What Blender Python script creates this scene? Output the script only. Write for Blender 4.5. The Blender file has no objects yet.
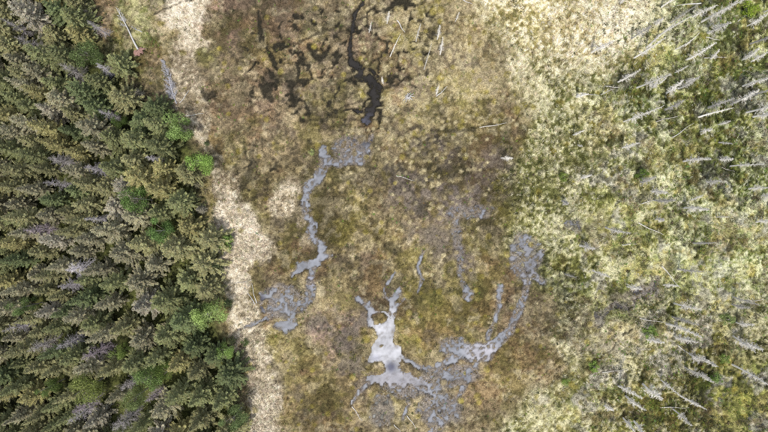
import bpy, math, random
import numpy as np
from mathutils import Vector, Matrix

# ------------------------------------------------------------------ camera, sky, sun, exposure
S = bpy.context.scene
C = S.collection
HC = 86.5                                    # flying height of the drone, metres
cam = bpy.data.cameras.new('camera'); camo = bpy.data.objects.new('camera', cam); C.objects.link(camo)
camo.location = (0, 0, HC); camo.rotation_euler = (0, 0, 0)
cam.sensor_width = 36; cam.lens = 36 * HC / 128.0; cam.clip_end = 3000
S.camera = camo

SUN_EL, SUN_AZ = math.radians(66), math.radians(190)      # azimuth clockwise from +Y (up in the photo)
world = bpy.data.worlds.new('World'); S.world = world; world.use_nodes = True
wn, wl = world.node_tree.nodes, world.node_tree.links
bg = wn['Background']; bg.inputs['Strength'].default_value = 0.12
sky = wn.new('ShaderNodeTexSky'); sky.sky_type = 'NISHITA'; sky.sun_disc = False
sky.sun_elevation = SUN_EL; sky.sun_rotation = SUN_AZ
tc = wn.new('ShaderNodeTexCoord'); nz = wn.new('ShaderNodeTexNoise')
nz.inputs['Scale'].default_value = 3.2; nz.inputs['Detail'].default_value = 6
rp = wn.new('ShaderNodeValToRGB'); rp.color_ramp.elements[0].position = 0.38; rp.color_ramp.elements[1].position = 0.62
mx = wn.new('ShaderNodeMix'); mx.data_type = 'RGBA'; mx.inputs[7].default_value = (8.5, 8.6, 8.9, 1)
wl.new(tc.outputs['Generated'], nz.inputs['Vector']); wl.new(nz.outputs['Fac'], rp.inputs['Fac'])
wl.new(rp.outputs['Color'], mx.inputs[0]); wl.new(sky.outputs['Color'], mx.inputs[6]); wl.new(mx.outputs[2], bg.inputs['Color'])

sun = bpy.data.lights.new('sun', 'SUN'); suno = bpy.data.objects.new('sun', sun); C.objects.link(suno)
sun.energy = 3.1; sun.angle = math.radians(2.5); sun.color = (1.0, 0.945, 0.85)
sd = Vector((math.sin(SUN_AZ) * math.cos(SUN_EL), math.cos(SUN_AZ) * math.cos(SUN_EL), math.sin(SUN_EL)))
suno.rotation_euler = sd.to_track_quat('Z', 'Y').to_euler(); suno.location = sd * 150

S.view_settings.view_transform = 'Standard'; S.view_settings.look = 'None'
S.view_settings.exposure = 0.32; S.view_settings.gamma = 1.0
S.cycles.use_denoising = False; S.cycles.filter_width = 1.0; S.cycles.use_adaptive_sampling = False
S.cycles.max_bounces = 5; S.cycles.diffuse_bounces = 3; S.cycles.transparent_max_bounces = 6

# ------------------------------------------------------------------ helpers
rng = np.random.default_rng(7); random.seed(7)
PXM = 6.0                                    # map units of the survey: six to the metre, origin at the top left of the site
def wx(p): return (np.asarray(p) - 384.0) / PXM
def wy(q): return (216.0 - np.asarray(q)) / PXM
def lin(c):
    c = np.asarray(c, float) / 255.0
    return np.where(c <= 0.04045, c / 12.92, ((c + 0.055) / 1.055) ** 2.4)
ALB = 0.80
def alb(c): return lin(c) * ALB

def vnoise(x, y, seed):
    xi = np.floor(x).astype(np.int64); yi = np.floor(y).astype(np.int64)
    fx = x - xi; fy = y - yi
    fx = fx * fx * (3 - 2 * fx); fy = fy * fy * (3 - 2 * fy)
    def h(a, b):
        n = (a * 374761393 + b * 668265263 + seed * 974634541) & 0xffffffff
        n = ((n ^ (n >> 13)) * 1274126177) & 0xffffffff
        n = (n ^ (n >> 16)) & 0xffffffff
        return n / 4294967295.0
    a = h(xi, yi); b = h(xi + 1, yi); c = h(xi, yi + 1); d = h(xi + 1, yi + 1)
    return (a * (1 - fx) + b * fx) * (1 - fy) + (c * (1 - fx) + d * fx) * fy
def fbm(x, y, scale, seed, oct=4):
    v = 0; a = 0.5; t = 0; s = 1.0 / scale
    for i in range(oct):
        v = v + a * vnoise(x * s + 17.3 * i, y * s - 9.1 * i, seed + i * 31); t += a; a *= 0.5; s *= 2.03
    return v / t
def sstep(a, b, v):
    t = np.clip((v - a) / (b - a), 0, 1); return t * t * (3 - 2 * t)

def mesh_obj(name, verts, faces, mat, parent=None, cols=None, smooth=False, loops=None):
    """verts (n,3), faces (m,k) integer array with the same k for all"""
    me = bpy.data.meshes.new(name)
    verts = np.asarray(verts, np.float32); faces = np.asarray(faces, np.int32)
    k = faces.shape[1]
    me.vertices.add(len(verts)); me.vertices.foreach_set('co', verts.ravel())
    me.loops.add(faces.size); me.loops.foreach_set('vertex_index', faces.ravel())
    me.polygons.add(len(faces)); me.polygons.foreach_set('loop_start', np.arange(0, faces.size, k, dtype=np.int32))
    if cols is not None:
        at = me.color_attributes.new('tint', 'FLOAT_COLOR', 'POINT')
        cc = np.ones((len(verts), 4), np.float32); cc[:, :3] = cols; at.data.foreach_set('color', cc.ravel())
    me.update(calc_edges=True)
    if smooth: me.polygons.foreach_set('use_smooth', np.ones(len(faces), bool))
    me.materials.append(mat)
    o = bpy.data.objects.new(name, me); C.objects.link(o)
    if parent: o.parent = parent
    return o
def tag(o, label=None, cat=None, group=None, kind=None):
    if label: o['label'] = label
    if cat: o['category'] = cat
    if group: o['group'] = group
    if kind: o['kind'] = kind
    return o
def empty(name, loc, rz=0.0):
    o = bpy.data.objects.new(name, None); C.objects.link(o); o.location = loc; o.rotation_euler = (0, 0, rz)
    o.empty_display_size = 0.3
    return o

# ------------------------------------------------------------------ materials
def new_mat(name):
    m = bpy.data.materials.new(name); m.use_nodes = True
    return m, m.node_tree.nodes, m.node_tree.links, m.node_tree.nodes['Principled BSDF']
def nmath(n, l, op, a, b):
    x = n.new('ShaderNodeMath'); x.operation = op
    for i, v in enumerate((a, b)):
        if isinstance(v, (int, float)): x.inputs[i].default_value = v
        else: l.new(v, x.inputs[i])
    return x.outputs[0]
def mixmul(n, l, col, fac_socket):
    x = n.new('ShaderNodeVectorMath'); x.operation = 'SCALE'
    l.new(col, x.inputs[0]); l.new(fac_socket, x.inputs['Scale']); return x.outputs[0]

def ground_material():
    m, n, l, b = new_mat('bog_ground')
    at = n.new('ShaderNodeAttribute'); at.attribute_name = 'tint'
    co = n.new('ShaderNodeTexCoord')
    n1 = n.new('ShaderNodeTexNoise'); n1.inputs['Scale'].default_value = 3.2; n1.inputs['Detail'].default_value = 4; n1.inputs['Roughness'].default_value = 0.72
    n2 = n.new('ShaderNodeTexNoise'); n2.inputs['Scale'].default_value = 7.0; n2.inputs['Detail'].default_value = 3
    for q in (n1, n2): l.new(co.outputs['Object'], q.inputs['Vector'])
    def ramp(src, lo, hi, a, b):
        x = n.new('ShaderNodeMapRange'); x.interpolation_type = 'SMOOTHSTEP'; l.new(src, x.inputs['Value'])
        for k, v in zip(('From Min', 'From Max', 'To Min', 'To Max'), (lo, hi, a, b)): x.inputs[k].default_value = v
        return x.outputs[0]
    f = nmath(n, l, 'MULTIPLY', ramp(n1.outputs['Fac'], .36, .64, .80, 1.18), ramp(n2.outputs['Fac'], .36, .64, .66, 1.34))
    n3 = n.new('ShaderNodeTexNoise'); n3.inputs['Scale'].default_value = .14; n3.inputs['Detail'].default_value = 7; n3.inputs['Roughness'].default_value = .7
    l.new(co.outputs['Object'], n3.inputs['Vector'])
    f = nmath(n, l, 'MULTIPLY', f, ramp(n3.outputs['Fac'], .3, .7, .8, 1.2))
    l.new(mixmul(n, l, at.outputs['Color'], f), b.inputs['Base Color'])
    b.inputs['Roughness'].default_value = 0.95; b.inputs['Specular IOR Level'].default_value = 0.15
    bp = n.new('ShaderNodeBump'); bp.inputs['Strength'].default_value = 0.9; bp.inputs['Distance'].default_value = 0.12
    l.new(nmath(n, l, 'ADD', n1.outputs['Fac'], nmath(n, l, 'MULTIPLY', n2.outputs['Fac'], 0.5)), bp.inputs['Height'])
    l.new(bp.outputs['Normal'], b.inputs['Normal'])
    return m
def water_material():
    m, n, l, b = new_mat('bog_water')
    at = n.new('ShaderNodeAttribute'); at.attribute_name = 'tint'
    co = n.new('ShaderNodeTexCoord')
    n1 = n.new('ShaderNodeTexNoise'); n1.inputs['Scale'].default_value = 0.35; n1.inputs['Detail'].default_value = 5
    l.new(co.outputs['Object'], n1.inputs['Vector'])
    f = nmath(n, l, 'ADD', nmath(n, l, 'MULTIPLY', nmath(n, l, 'SUBTRACT', n1.outputs['Fac'], 0.5), 1.1), 1.0)
    l.new(mixmul(n, l, at.outputs['Color'], f), b.inputs['Base Color'])
    b.inputs['Roughness'].default_value = 0.08; b.inputs['IOR'].default_value = 1.33
    n2 = n.new('ShaderNodeTexNoise'); n2.inputs['Scale'].default_value = 3.0; l.new(co.outputs['Object'], n2.inputs['Vector'])
    bp = n.new('ShaderNodeBump'); bp.inputs['Strength'].default_value = 0.08; bp.inputs['Distance'].default_value = 0.03
    l.new(n2.outputs['Fac'], bp.inputs['Height']); l.new(bp.outputs['Normal'], b.inputs['Normal'])
    op = n.new('ShaderNodeAttribute'); op.attribute_name = 'opacity'; tr = n.new('ShaderNodeBsdfTransparent'); ms = n.new('ShaderNodeMixShader')
    l.new(op.outputs['Fac'], ms.inputs[0]); l.new(tr.outputs[0], ms.inputs[1]); l.new(b.outputs[0], ms.inputs[2]); l.new(ms.outputs[0], n['Material Output'].inputs['Surface'])
    return m
def tint_material(name, rough=0.85, use_obj=False, trans=0.0, noise=0.0):
    m, n, l, b = new_mat(name)
    at = n.new('ShaderNodeAttribute'); at.attribute_name = 'tint'
    col = at.outputs['Color']
    if use_obj:
        oi = n.new('ShaderNodeObjectInfo')
        v = n.new('ShaderNodeVectorMath'); v.operation = 'MULTIPLY'
        l.new(col, v.inputs[0]); l.new(oi.outputs['Color'], v.inputs[1]); col = v.outputs[0]
    if noise:
        co = n.new('ShaderNodeTexCoord'); q = n.new('ShaderNodeTexNoise'); q.inputs['Scale'].default_value = 5; q.inputs['Detail'].default_value = 4
        l.new(co.outputs['Object'], q.inputs['Vector'])
        col = mixmul(n, l, col, nmath(n, l, 'ADD', nmath(n, l, 'MULTIPLY', nmath(n, l, 'SUBTRACT', q.outputs['Fac'], 0.5), noise), 1.0))
    l.new(col, b.inputs['Base Color'])
    b.inputs['Roughness'].default_value = rough; b.inputs['Specular IOR Level'].default_value = 0.2
    if trans:
        tr = n.new('ShaderNodeBsdfTranslucent'); l.new(col, tr.inputs['Color'])
        ms = n.new('ShaderNodeMixShader'); ms.inputs[0].default_value = trans
        l.new(b.outputs[0], ms.inputs[1]); l.new(tr.outputs[0], ms.inputs[2])
        l.new(ms.outputs[0], n['Material Output'].inputs['Surface'])
    return m
M_GROUND = ground_material(); M_WATER = water_material()
M_SEDGE = tint_material('sedge_blades', 0.9, trans=0.25)
M_SHRUB = tint_material('heath_leaves', 0.8, trans=0.2)
M_NEEDLE = tint_material('spruce_needles', 0.75, use_obj=True, trans=0.3)
M_LEAF = tint_material('birch_leaves', 0.6, use_obj=True, trans=0.4)
M_BARK = tint_material('bark', 0.95, noise=0.9)
M_DEAD = tint_material('weathered_dead_wood', 0.9, use_obj=True, noise=0.6)

# ------------------------------------------------------------------ terrain: bog surface as one sheet
def axis(half, step):
    f = np.arange(-half, half + step / 2, step)
    o = half + np.cumsum(step * 1.16 ** np.arange(1, 60)); o = o[o < 900]
    return np.concatenate([-o[::-1], f, o])
XS, YS = axis(73.0, 0.2), axis(43.0, 0.2)
X, Y = np.meshgrid(XS, YS)
P = X * PXM + 384; Q = 216 - Y * PXM
wpx = (fbm(P, Q, 34, 1) - 0.5) * 44; wpy = (fbm(P, Q, 34, 2) - 0.5) * 44     # large wander of vegetation borders
Pw, Qw = P + wpx, Q + wpy
wsx = (fbm(P, Q, 9, 3) - 0.5) * 9; wsy = (fbm(P, Q, 9, 4) - 0.5) * 9         # small wander of banks
Ps, Qs = P + wsx, Q + wsy
nA = fbm(P, Q, 16, 11); nB = fbm(P, Q, 5.5, 12, 3); nC = fbm(P, Q, 45, 13); nD = fbm(P, Q, 2.6, 14, 2)

def rough(scale, seed, gain=.68, oct=6):
    v = 0; a = 1.0; t_ = 0; s_ = 1.0 / scale
    for i in range(oct):
        v = v + a * vnoise(P * s_ + 31.7 * i, Q * s_ - 12.9 * i, seed + 17 * i); t_ += a; a *= gain; s_ *= 2.1
    return v / t_
nM = rough(80, 201); nN = rough(60, 301)

def polyline(pts, px=Ps, py=Qs):
    """distance outside the ribbon divided by its half width: <1 inside"""
    best = np.full(px.shape, 99.0)
    x0, x1 = min(p[0] for p in pts) - 40, max(p[0] for p in pts) + 40
    y0, y1 = min(p[1] for p in pts) - 40, max(p[1] for p in pts) + 40
    sel = (px > x0) & (px < x1) & (py > y0) & (py < y1)
    a, b = px[sel], py[sel]; r = np.full(a.shape, 99.0)
    for (xa, ya, wa), (xb, yb, wb) in zip(pts[:-1], pts[1:]):
        dx, dy = xb - xa, yb - ya
        t = np.clip(((a - xa) * dx + (b - ya) * dy) / (dx * dx + dy * dy + 1e-9), 0, 1)
        d = np.hypot(a - xa - t * dx, b - ya - t * dy)
        r = np.minimum(r, d / (wa + (wb - wa) * t))
    best[sel] = r
    return best
def blob(cx, cy, rx, ry, rot=0, px=Ps, py=Qs):
    c, s = math.cos(math.radians(rot)), math.sin(math.radians(rot))
    u = (px - cx) * c + (py - cy) * s; v = -(px - cx) * s + (py - cy) * c
    return np.hypot(u / rx, v / ry)
def poly(pts, px=Ps, py=Qs):
    inside = np.zeros(px.shape, bool)
    n = len(pts)
    for i in range(n):
        x0, y0 = pts[i]; x1, y1 = pts[(i + 1) % n]
        if y0 == y1: continue
        c = ((y0 > py) != (y1 > py)) & (px < (x1 - x0) * (py - y0) / (y1 - y0) + x0)
        inside ^= c
    return inside
def soft(r, a=0.7, b=1.15): return 1 - sstep(a, b, r)
def edge_x(q): return np.interp(q, [-400, 0, 30, 60, 90, 115, 135, 160, 200, 240, 280, 320, 360, 400, 432, 900],
                                [70, 92, 96, 118, 140, 176, 196, 206, 203, 214, 222, 222, 238, 243, 246, 265])

# colours: light, middle, dark mix of each vegetation type (surface colours)
Lt = np.empty(X.shape + (3,)); Md = Lt.copy(); Dk = Lt.copy()
Lt[:] = alb((160, 145, 106)); Md[:] = alb((124, 110, 77)); Dk[:] = alb((84, 75, 52))
def paint(mask, l, m, d):
    w = np.clip(mask, 0, 1)[..., None]
    for A, c in ((Lt, l), (Md, m), (Dk, d)):
        A[...] = A * (1 - w) + alb(c) * w
# tan grassland of the upper part
paint(sstep(360, 300, Pw + 0.25 * Qw) * sstep(190, 120, Qw), (172, 153, 121), (144, 127, 97), (106, 96, 76))
paint(soft(blob(222, 22, 28, 34, 0, Pw, Qw)), (176, 146, 124), (150, 124, 102), (110, 92, 76))
# stained wet peat of the upper middle
paint(soft(blob(335, 52, 82, 66, 0, Pw, Qw), .3, 1.15) * .7, (150, 134, 106), (110, 98, 76), (66, 60, 48))
# olive moss sheets
paint(soft(blob(440, 312, 78, 52, 20, Pw, Qw), 0.5, 1.1) * 0.9, (158, 144, 92), (126, 116, 62), (86, 82, 40))
paint(soft(blob(345, 205, 45, 60, 0, Pw, Qw), 0.4, 1.1) * 0.6, (156, 140, 92), (120, 107, 60), (82, 74, 40))
paint(soft(blob(470, 262, 45, 40, 0, Pw, Qw), 0.4, 1.1) * 0.7, (174, 158, 112), (142, 128, 84), (102, 92, 56))
paint(soft(blob(480, 60, 55, 60, 0, Pw, Qw), 0.4, 1.1) * 0.8, (186, 170, 132), (156, 138, 98), (104, 94, 62))
paint(soft(blob(420, 70, 55, 70, 0, Pw, Qw), 0.4, 1.1) * 0.6, (160, 150, 114), (120, 110, 78), (80, 75, 52))
# purple brown bare peat and sedge mat
paint(soft(blob(335, 330, 38, 30, 0, Pw, Qw), 0.4, 1.1), (164, 142, 122), (136, 116, 100), (104, 90, 80))
paint(soft(blob(325, 395, 60, 40, 0, Pw, Qw), 0.5, 1.1) * 0.6, (164, 144, 102), (130, 112, 78), (94, 82, 58))
# bleached sedge, upper right and right
rb = np.interp(Q, [-300, 0, 60, 130, 180, 250, 300, 360, 432, 800], [455, 470, 512, 522, 498, 512, 552, 560, 505, 480]) 
right = sstep(-18, 26, Pw - rb)
paint(right, (218, 213, 178), (152, 150, 102), (92, 94, 54))
paint(right * sstep(150, 260, Qw), (198, 194, 156), (134, 134, 84), (80, 82, 46))
paint(right * sstep(110, 20, Qw) * sstep(690, 620, Pw), (244, 235, 208), (212, 200, 158), (142, 134, 86))
paint(right * soft(blob(585, 25, 75, 60, -10, Pw, Qw), 0.3, 1.1), (248, 239, 214), (226, 214, 176), (170, 158, 112))
paint(right * sstep(620, 690, Pw) * 0.9, (202, 203, 166), (134, 142, 84), (74, 82, 44))
paint(right * soft(blob(690, 95, 90, 55, -20, Pw, Qw), 0.4, 1.1), (204, 204, 170), (122, 130, 72), (64, 72, 36))
paint(right * sstep(270, 340, Qw) * sstep(570, 640, Pw) * 0.95, (188, 182, 146), (118, 114, 68), (52, 52, 30))
paint(right * soft(blob(740, 395, 50, 60, 0, Pw, Qw), 0.4, 1.1), (150, 146, 92), (86, 88, 46), (38, 41, 24))
paint(right * soft(blob(560, 400, 55, 45, 0, Pw, Qw), 0.4, 1.1) * 0.9, (208, 201, 162), (164, 157, 112), (108, 104, 66))
paint(right * soft(blob(600, 340, 60, 40, 0, Pw, Qw), 0.4, 1.1) * 0.7, (198, 190, 160), (158, 148, 118), (104, 98, 74))
# pale dead sedge along the forest edge
for r in (polyline([(168, -60, 30), (180, 0, 26), (196, 45, 17), (190, 80, 16), (192, 118, 13), (214, 150, 8), (222, 190, 12)], P + wpx * .75, Q + wpy * .75),
          polyline([(222, 190, 12), (226, 230, 16), (235, 270, 14), (244, 320, 14), (256, 360, 17), (264, 400, 20), (262, 450, 22), (270, 560, 26)], P + wpx * .75, Q + wpy * .75)):
    paint(soft(r + (nA - .5) * 1.6, 0.6, 1.2) * (.78 + .22 * sstep(.40, .55, fbm(P, Q, 22, 91))), (222, 210, 188), (194, 181, 156), (144, 130, 106))
for (x, y, rx, ry) in ((289, 200, 16, 27), (243, 215, 20, 22), (262, 252, 21, 19), (303, 225, 8, 8), (228, 200, 15, 34), (240, 285, 14, 18), (310, 242, 10, 7), (250, 232, 14, 14), (232, 255, 12, 18)):
    paint(soft(blob(x, y, rx, ry, 0, P + wpx * .5, Q + wpy * .5), 0.5, 1.1) * 0.95, (228, 216, 194), (202, 188, 162), (150, 136, 110))
# clearing by the wood, and the forest floor
paint(soft(blob(136, 30, 28, 62, 0, Pw, Qw), 0.6, 1.1), (172, 168, 122), (128, 130, 76), (84, 88, 46))
paint(soft(blob(108, 60, 16, 18, 0, Pw, Qw), 0.5, 1.1), (190, 180, 140), (140, 132, 92), (90, 84, 58))
paint(soft(blob(212, 62, 14, 10, 0, Pw, Qw), 0.4, 1.1) * 0.7, (140, 140, 70), (112, 114, 52), (80, 82, 40))
ex = edge_x(Q)
paint(sstep(8, -14, P + wpx * .3 - ex), (96, 100, 54), (66, 70, 36), (40, 42, 24))

# wet ground
wet = np.zeros(X.shape); silt = np.zeros(X.shape); dark = np.zeros(X.shape)
def W(r, depth=1.0, a=0.75, b=1.35):
    np.maximum(wet, depth * soft(r, a, b), out=wet)
creek = [(323, 148, 4.5), (326, 163, 5), (318, 177, 4.5), (308, 187, 4.5), (304, 207, 4), (312, 226, 4.5), (310, 235, 4), (320, 246, 4.5), (325, 254, 5), (317, 262, 4), (313, 272, 4), (310, 281, 5.5), (309, 298, 4.5), (296, 311, 6), (290, 322, 5), (285, 331, 2.5)]
W(polyline(creek) * 1.12 + (nD - .5) * .7, .80, .4, 1.7); W(polyline([(317, 262, 4), (300, 268, 4.5), (294, 272, 3)]))
W(polyline([(328, 160, 3), (338, 164, 4), (352, 160, 4), (366, 148, 4), (372, 138, 3)]), 0.62)
W(blob(352, 150, 22, 17), 0.46, 0.6, 1.2); W(blob(283, 302, 24, 20), 0.56, 0.6, 1.2); W(polyline([(278, 327, 3.5), (290, 325, 4)]))
W(polyline([(262, 295, 2.6), (262, 310, 2.6)]), 0.8); W(polyline([(270, 315, 2), (254, 323, 2), (238, 330, 1.6)]), 0.75)
pool = [(375, 315), (392, 316), (395, 326), (393.6, 342), (400.5, 347), (402, 357), (399, 364), (412, 374), (425, 380), (428, 386), (405, 384), (392, 382), (380, 384), (366, 380), (368, 376), (380, 374), (386, 368), (383, 363), (368, 362), (371.6, 347), (377.5, 338), (376, 330), (368, 327), (373, 318)]
wet[poly(pool, P + wsx * .45, Q + wsy * .45)] = 1.0
for pl in ([(358, 299, 3.2), (364, 302, 4), (370, 309, 2.6), (374, 313, 2.2), (384, 313, 2.0), (390, 314, 3)],
           [(391, 316, 3.4), (393, 308, 3.4), (391, 302, 2.6), (397, 294, 3), (400, 289, 2)], [(391, 302, 2.5), (384, 297, 1.8), (389, 282, 1.4), (396, 272, .9)],
           [(369, 326, 2.6), (371, 312, 2.2)], [(396, 306, 1.6), (404, 300, 1.4)],
           [(401, 356, 2), (414, 366, 2.2), (428, 369, 2.4), (445, 363, 2.6), (455, 358, 4)],
           [(420, 380, 4), (432, 382, 3), (444, 378, 2.5), (460, 376, 3), (476, 368, 3)],
           [(483, 352, 9), (492, 346, 6), (500, 341, 4.5), (511, 328, 4), (520, 309, 3.6), (526, 289, 4), (530, 274, 5), (531, 264, 5), (524, 246, 4), (518, 236, 4)],
           [(531, 270, 4), (541, 261, 3), (543, 250, 2.5)], [(531, 274, 4), (544, 282, 3)], [(524, 262, 4), (511, 254, 3.4)],
           [(500, 285, 2.5), (499, 305, 2.3), (496, 321, 2.3), (487, 338, 2.6)],
           [(483, 352, 9), (470, 354, 9), (460, 352, 6), (446, 361, 3), (434, 368, 2.6)], [(478, 360, 3), (470, 376, 2.4), (462, 392, 2.8), (458, 400, 2.4), (451, 413, 2.6), (447, 421, 3), (428, 436, 4)],
           [(418, 411, 3), (424, 410, 3.4), (431, 412, 2.4)], [(409, 388, 2.6), (408, 404, 1.8), (402, 420, 1.6)],
           [(422, 251, 1.6), (418, 267, 1.6), (422, 279, 1.8), (418, 292, 1.2)], [(374, 380, 3), (360, 392, 2), (352, 402, 1.6)], [(436, 396, 2), (430, 425, 2.6)]):
    W(polyline(pl, P + wsx * .5, Q + wsy * .5), 0.9 if pl[0][0] < 404 and pl[0][1] < 370 else 0.60, 0.3, 1.7)
W(polyline([(462, 353, 6), (484, 352, 9), (496, 344, 5), (508, 331, 3.6)], P + wsx * .5, Q + wsy * .5), .86, .6, 1.5)
W(blob(412, 386, 40, 12), 0.56, 0.6, 1.2); W(blob(455, 346, 18, 11), 0.62, 0.6, 1.2); W(blob(452, 375, 34, 14), 0.50, 0.6, 1.2)
W(blob(524, 256, 20, 30), 0.50, 0.5, 1.2); W(blob(440, 408, 26, 22), 0.47, 0.6, 1.2); W(blob(383, 410, 15, 20), 0.42, 0.6, 1.2)
W(blob(469, 295, 6, 5), 0.6); W(polyline([(456, 215, 5), (458, 250, 5), (460, 276, 4), (466, 292, 4)]), 0.40, .5, 1.4); W(blob(470, 212, 30, 8), 0.38, .5, 1.3)
W(polyline([(660, 280, 4), (640, 292, 6), (620, 300, 5), (604, 312, 4)], Pw, Qw), 0.42, .5, 1.3); W(blob(575, 225, 12, 9), .40, .5, 1.2)
for (x, y, rx, ry) in ((380, 317.5, 8, 6), (382, 346, 1.8, 1.6), (376, 369, 9, 5), (406, 368, 7, 5), (416, 374, 5, 4), (385, 305, 5, 7), (399, 301, 3, 3), (390, 290, 5, 5)):
    wet *= 1 - 0.95 * soft(blob(x, y, rx, ry, 0, P + wsx * .4, Q + wsy * .4), 0.8, 1.15)
brightwater = np.clip(wet, 0, 1)
# peat hollows with black water; also thin lines and patches of dark colour
def D(r, depth=1.0, a=0.6, b=1.4): np.maximum(dark, depth * soft(r, a, b), out=dark)
D(polyline([(364, -20, 1.6), (363, 1, 1.6), (358, 12, 1.5), (353, 19, 2.8), (352, 28, 2.4), (350, 34, 1.2), (350, 42, 2.4), (350, 56, 2.8), (353, 65, 3)]), 1.0)
D(polyline([(353, 65, 2.6), (362, 71, 5), (370, 83, 6), (375, 92, 6), (378, 100, 4.5), (370, 108, 4.5), (368, 120, 4)]) + (nB - .5) * 3.0, .97)
for pl, d in (([(258, 10, 1.5), (261, 28, 3), (262, 40, 1.5)], .75), ([(268, 48, 3), (272, 60, 3.6), (276, 68, 2.5)], .9), ([(262, 78, 2.5), (266, 88, 4), (270, 98, 3)], .7),
              ([(310, 46, 3), (314, 52, 4), (320, 57, 3), (327, 50, 3)], .85), ([(293, 24, 2), (297, 30, 2.6)], .8), ([(312, 21, 2.5), (315, 26, 2.5)], .85),
              ([(296, 80, 2), (302, 86, 3), (307, 80, 2)], .8), ([(352, 79, 3), (356, 81, 3)], .9), ([(384, 10, 2), (399, 3, 4), (412, 4, 2)], .9),
              ([(290, 46, 1.4), (310, 38, 1.3), (333, 28, 1.4)], .55), ([(326, 117, 1.3), (345, 108, 1.2), (364, 100, 1.6)], .5), ([(372, 98, 2), (396, 84, 1.6), (424, 74, 1.2)], .6),  # thin dark lines across the upper bog
              ([(335, 36, 1.2), (365, 18, 1.3), (392, 8, 1.4), (425, 4, 1.3)], .55), ([(426, 8, 1.4), (432, 24, 1.5), (424, 50, 1.4), (428, 70, 1.2)], .5),
              ([(143, 97, 1.0), (172, 88, .9), (200, 78, .9)], .5), ([(153, 13, 1.0), (170, 6, 1.0), (192, 0, 1.0)], .6), ([(596, 366, .9), (612, 348, 1.0), (630, 328, 1.2)], .6),  # thin dark lines near the wood and in the right-hand sedge
              ([(204, 90, 3), (208, 97, 4), (214, 92, 3)], .65), ([(252, 150, 3), (250, 180, 3), (240, 190, 3), (254, 164, 5)], .5), ([(395, 190, 3), (392, 172, 3)], .4),
              ([(384, 128, 1.5), (450, 130, 2), (476, 128, 2)], .5), ([(425, 205, 5), (418, 212, 4)], .45), ([(388, 246, 5), (396, 250, 4)], .5)):
    D(polyline(pl), d)
vein = np.abs(fbm(P, Q, 15, 55, 3) - 0.5) / 0.075                    # wandering wet seams between the sedge cushions
for (x, y, rx, ry, a) in ((318, 58, 84, 74, .92), (262, 70, 24, 60, .85), (392, 45, 60, 74, .85), (300, 105, 60, 40, .6), (370, 95, 34, 34, .95), (430, 150, 80, 60, .55), (250, 165, 30, 40, .7), (400, 240, 60, 50, .4), (400, 400, 60, 40, .5)):
    m_ = soft(blob(x, y, rx, ry, 0, Pw, Qw), .55, 1.15)
    np.maximum(dark, a * m_ * np.clip(soft(vein, .2, 1.3) * sstep(.36, .54, nB) + .6 * sstep(.60, .72, nN * 1.05), 0, 1), out=dark)
# black gaps between the tussocks of the right side
gap = right * sstep(0.56, 0.70, fbm(P, Q, 7.5, 51, 3)) * (0.2 + 0.75 * sstep(540, 700, P)) * sstep(0.34, 0.52, fbm(P, Q, 40, 52))
patch = right * sstep(.52, .66, fbm(P, Q, 24, 57)) * sstep(.42, .6, nB) * (.2 + .45 * sstep(560, 720, P) + .3 * sstep(300, 380, Q))
dark = np.maximum(np.maximum(dark, gap * .5), patch * .5)

# surface colour
vigour = .34 * soft(blob(545, 195, 48, 75, 0, Pw, Qw), .4, 1.2) + .16 * soft(blob(440, 312, 80, 55, 0, Pw, Qw), .4, 1.2) + .09 * right + .12 * right * sstep(160, 90, Q) * sstep(630, 670, P) + .25 * soft(blob(590, 30, 80, 60, 0, Pw, Qw), .4, 1.2)
t = np.clip(0.52 + vigour + (3.0 + .6 * right) * (nM - 0.5) + .5 * (nB - .5) + (0.75 + .35 * right) * (nD - 0.5) * 2, 0, 1)[..., None]
col = np.where(t < 0.5, Dk + (Md - Dk) * (t * 2), Md + (Lt - Md) * (t * 2 - 1))
palem = np.clip((Lt.mean(-1) - 0.33) / 0.14, 0, 1)
mossy = (1 - .85 * palem) * sstep(0.56, 0.70, fbm(P, Q, 20, 61)) * (1 - sstep(8, -14, P - ex))
col = col * (1 - 0.45 * mossy[..., None]) + 0.45 * mossy[..., None] * alb((126, 118, 50)) * (0.5 + 0.9 * t)
brown = (1 - palem) * sstep(0.52, 0.66, fbm(P, Q, 30, 63)) * (1 - .8 * soft(blob(450, 300, 80, 70, 0, Pw, Qw))) * (1 - right) * (1 - sstep(8, -14, P - ex))
col = col * (1 - 0.38 * brown[..., None]) + 0.38 * brown[..., None] * alb((112, 98, 80)) * (0.45 + 1.1 * t)
yel = right * sstep(0.62, 0.74, fbm(P, Q, 30, 62)) * sstep(590, 650, P)
col = col * (1 - 0.3 * yel[..., None]) + 0.3 * yel[..., None] * alb((150, 142, 52)) * (0.5 + t)
openbog = (1 - palem) * (1 - right) * (1 - sstep(8, -14, P - ex))
for sc_, sd0, thr, c0, amt in ((55, 401, .54, (124, 96, 70), .6), (40, 411, .55, (112, 106, 54), .6), (34, 421, .56, (82, 73, 58), .65), (26, 431, .58, (124, 112, 98), .45), (24, 441, .585, (172, 158, 124), .6), (14, 451, .60, (78, 76, 46), .6), (11, 461, .61, (176, 164, 132), .6)):
    m_ = (openbog * sstep(thr, thr + .07, rough(sc_, sd0, .62, 5)) * amt * .75)[..., None]
    col = col * (1 - m_) + m_ * alb(c0) * (.6 + .8 * t)
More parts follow.
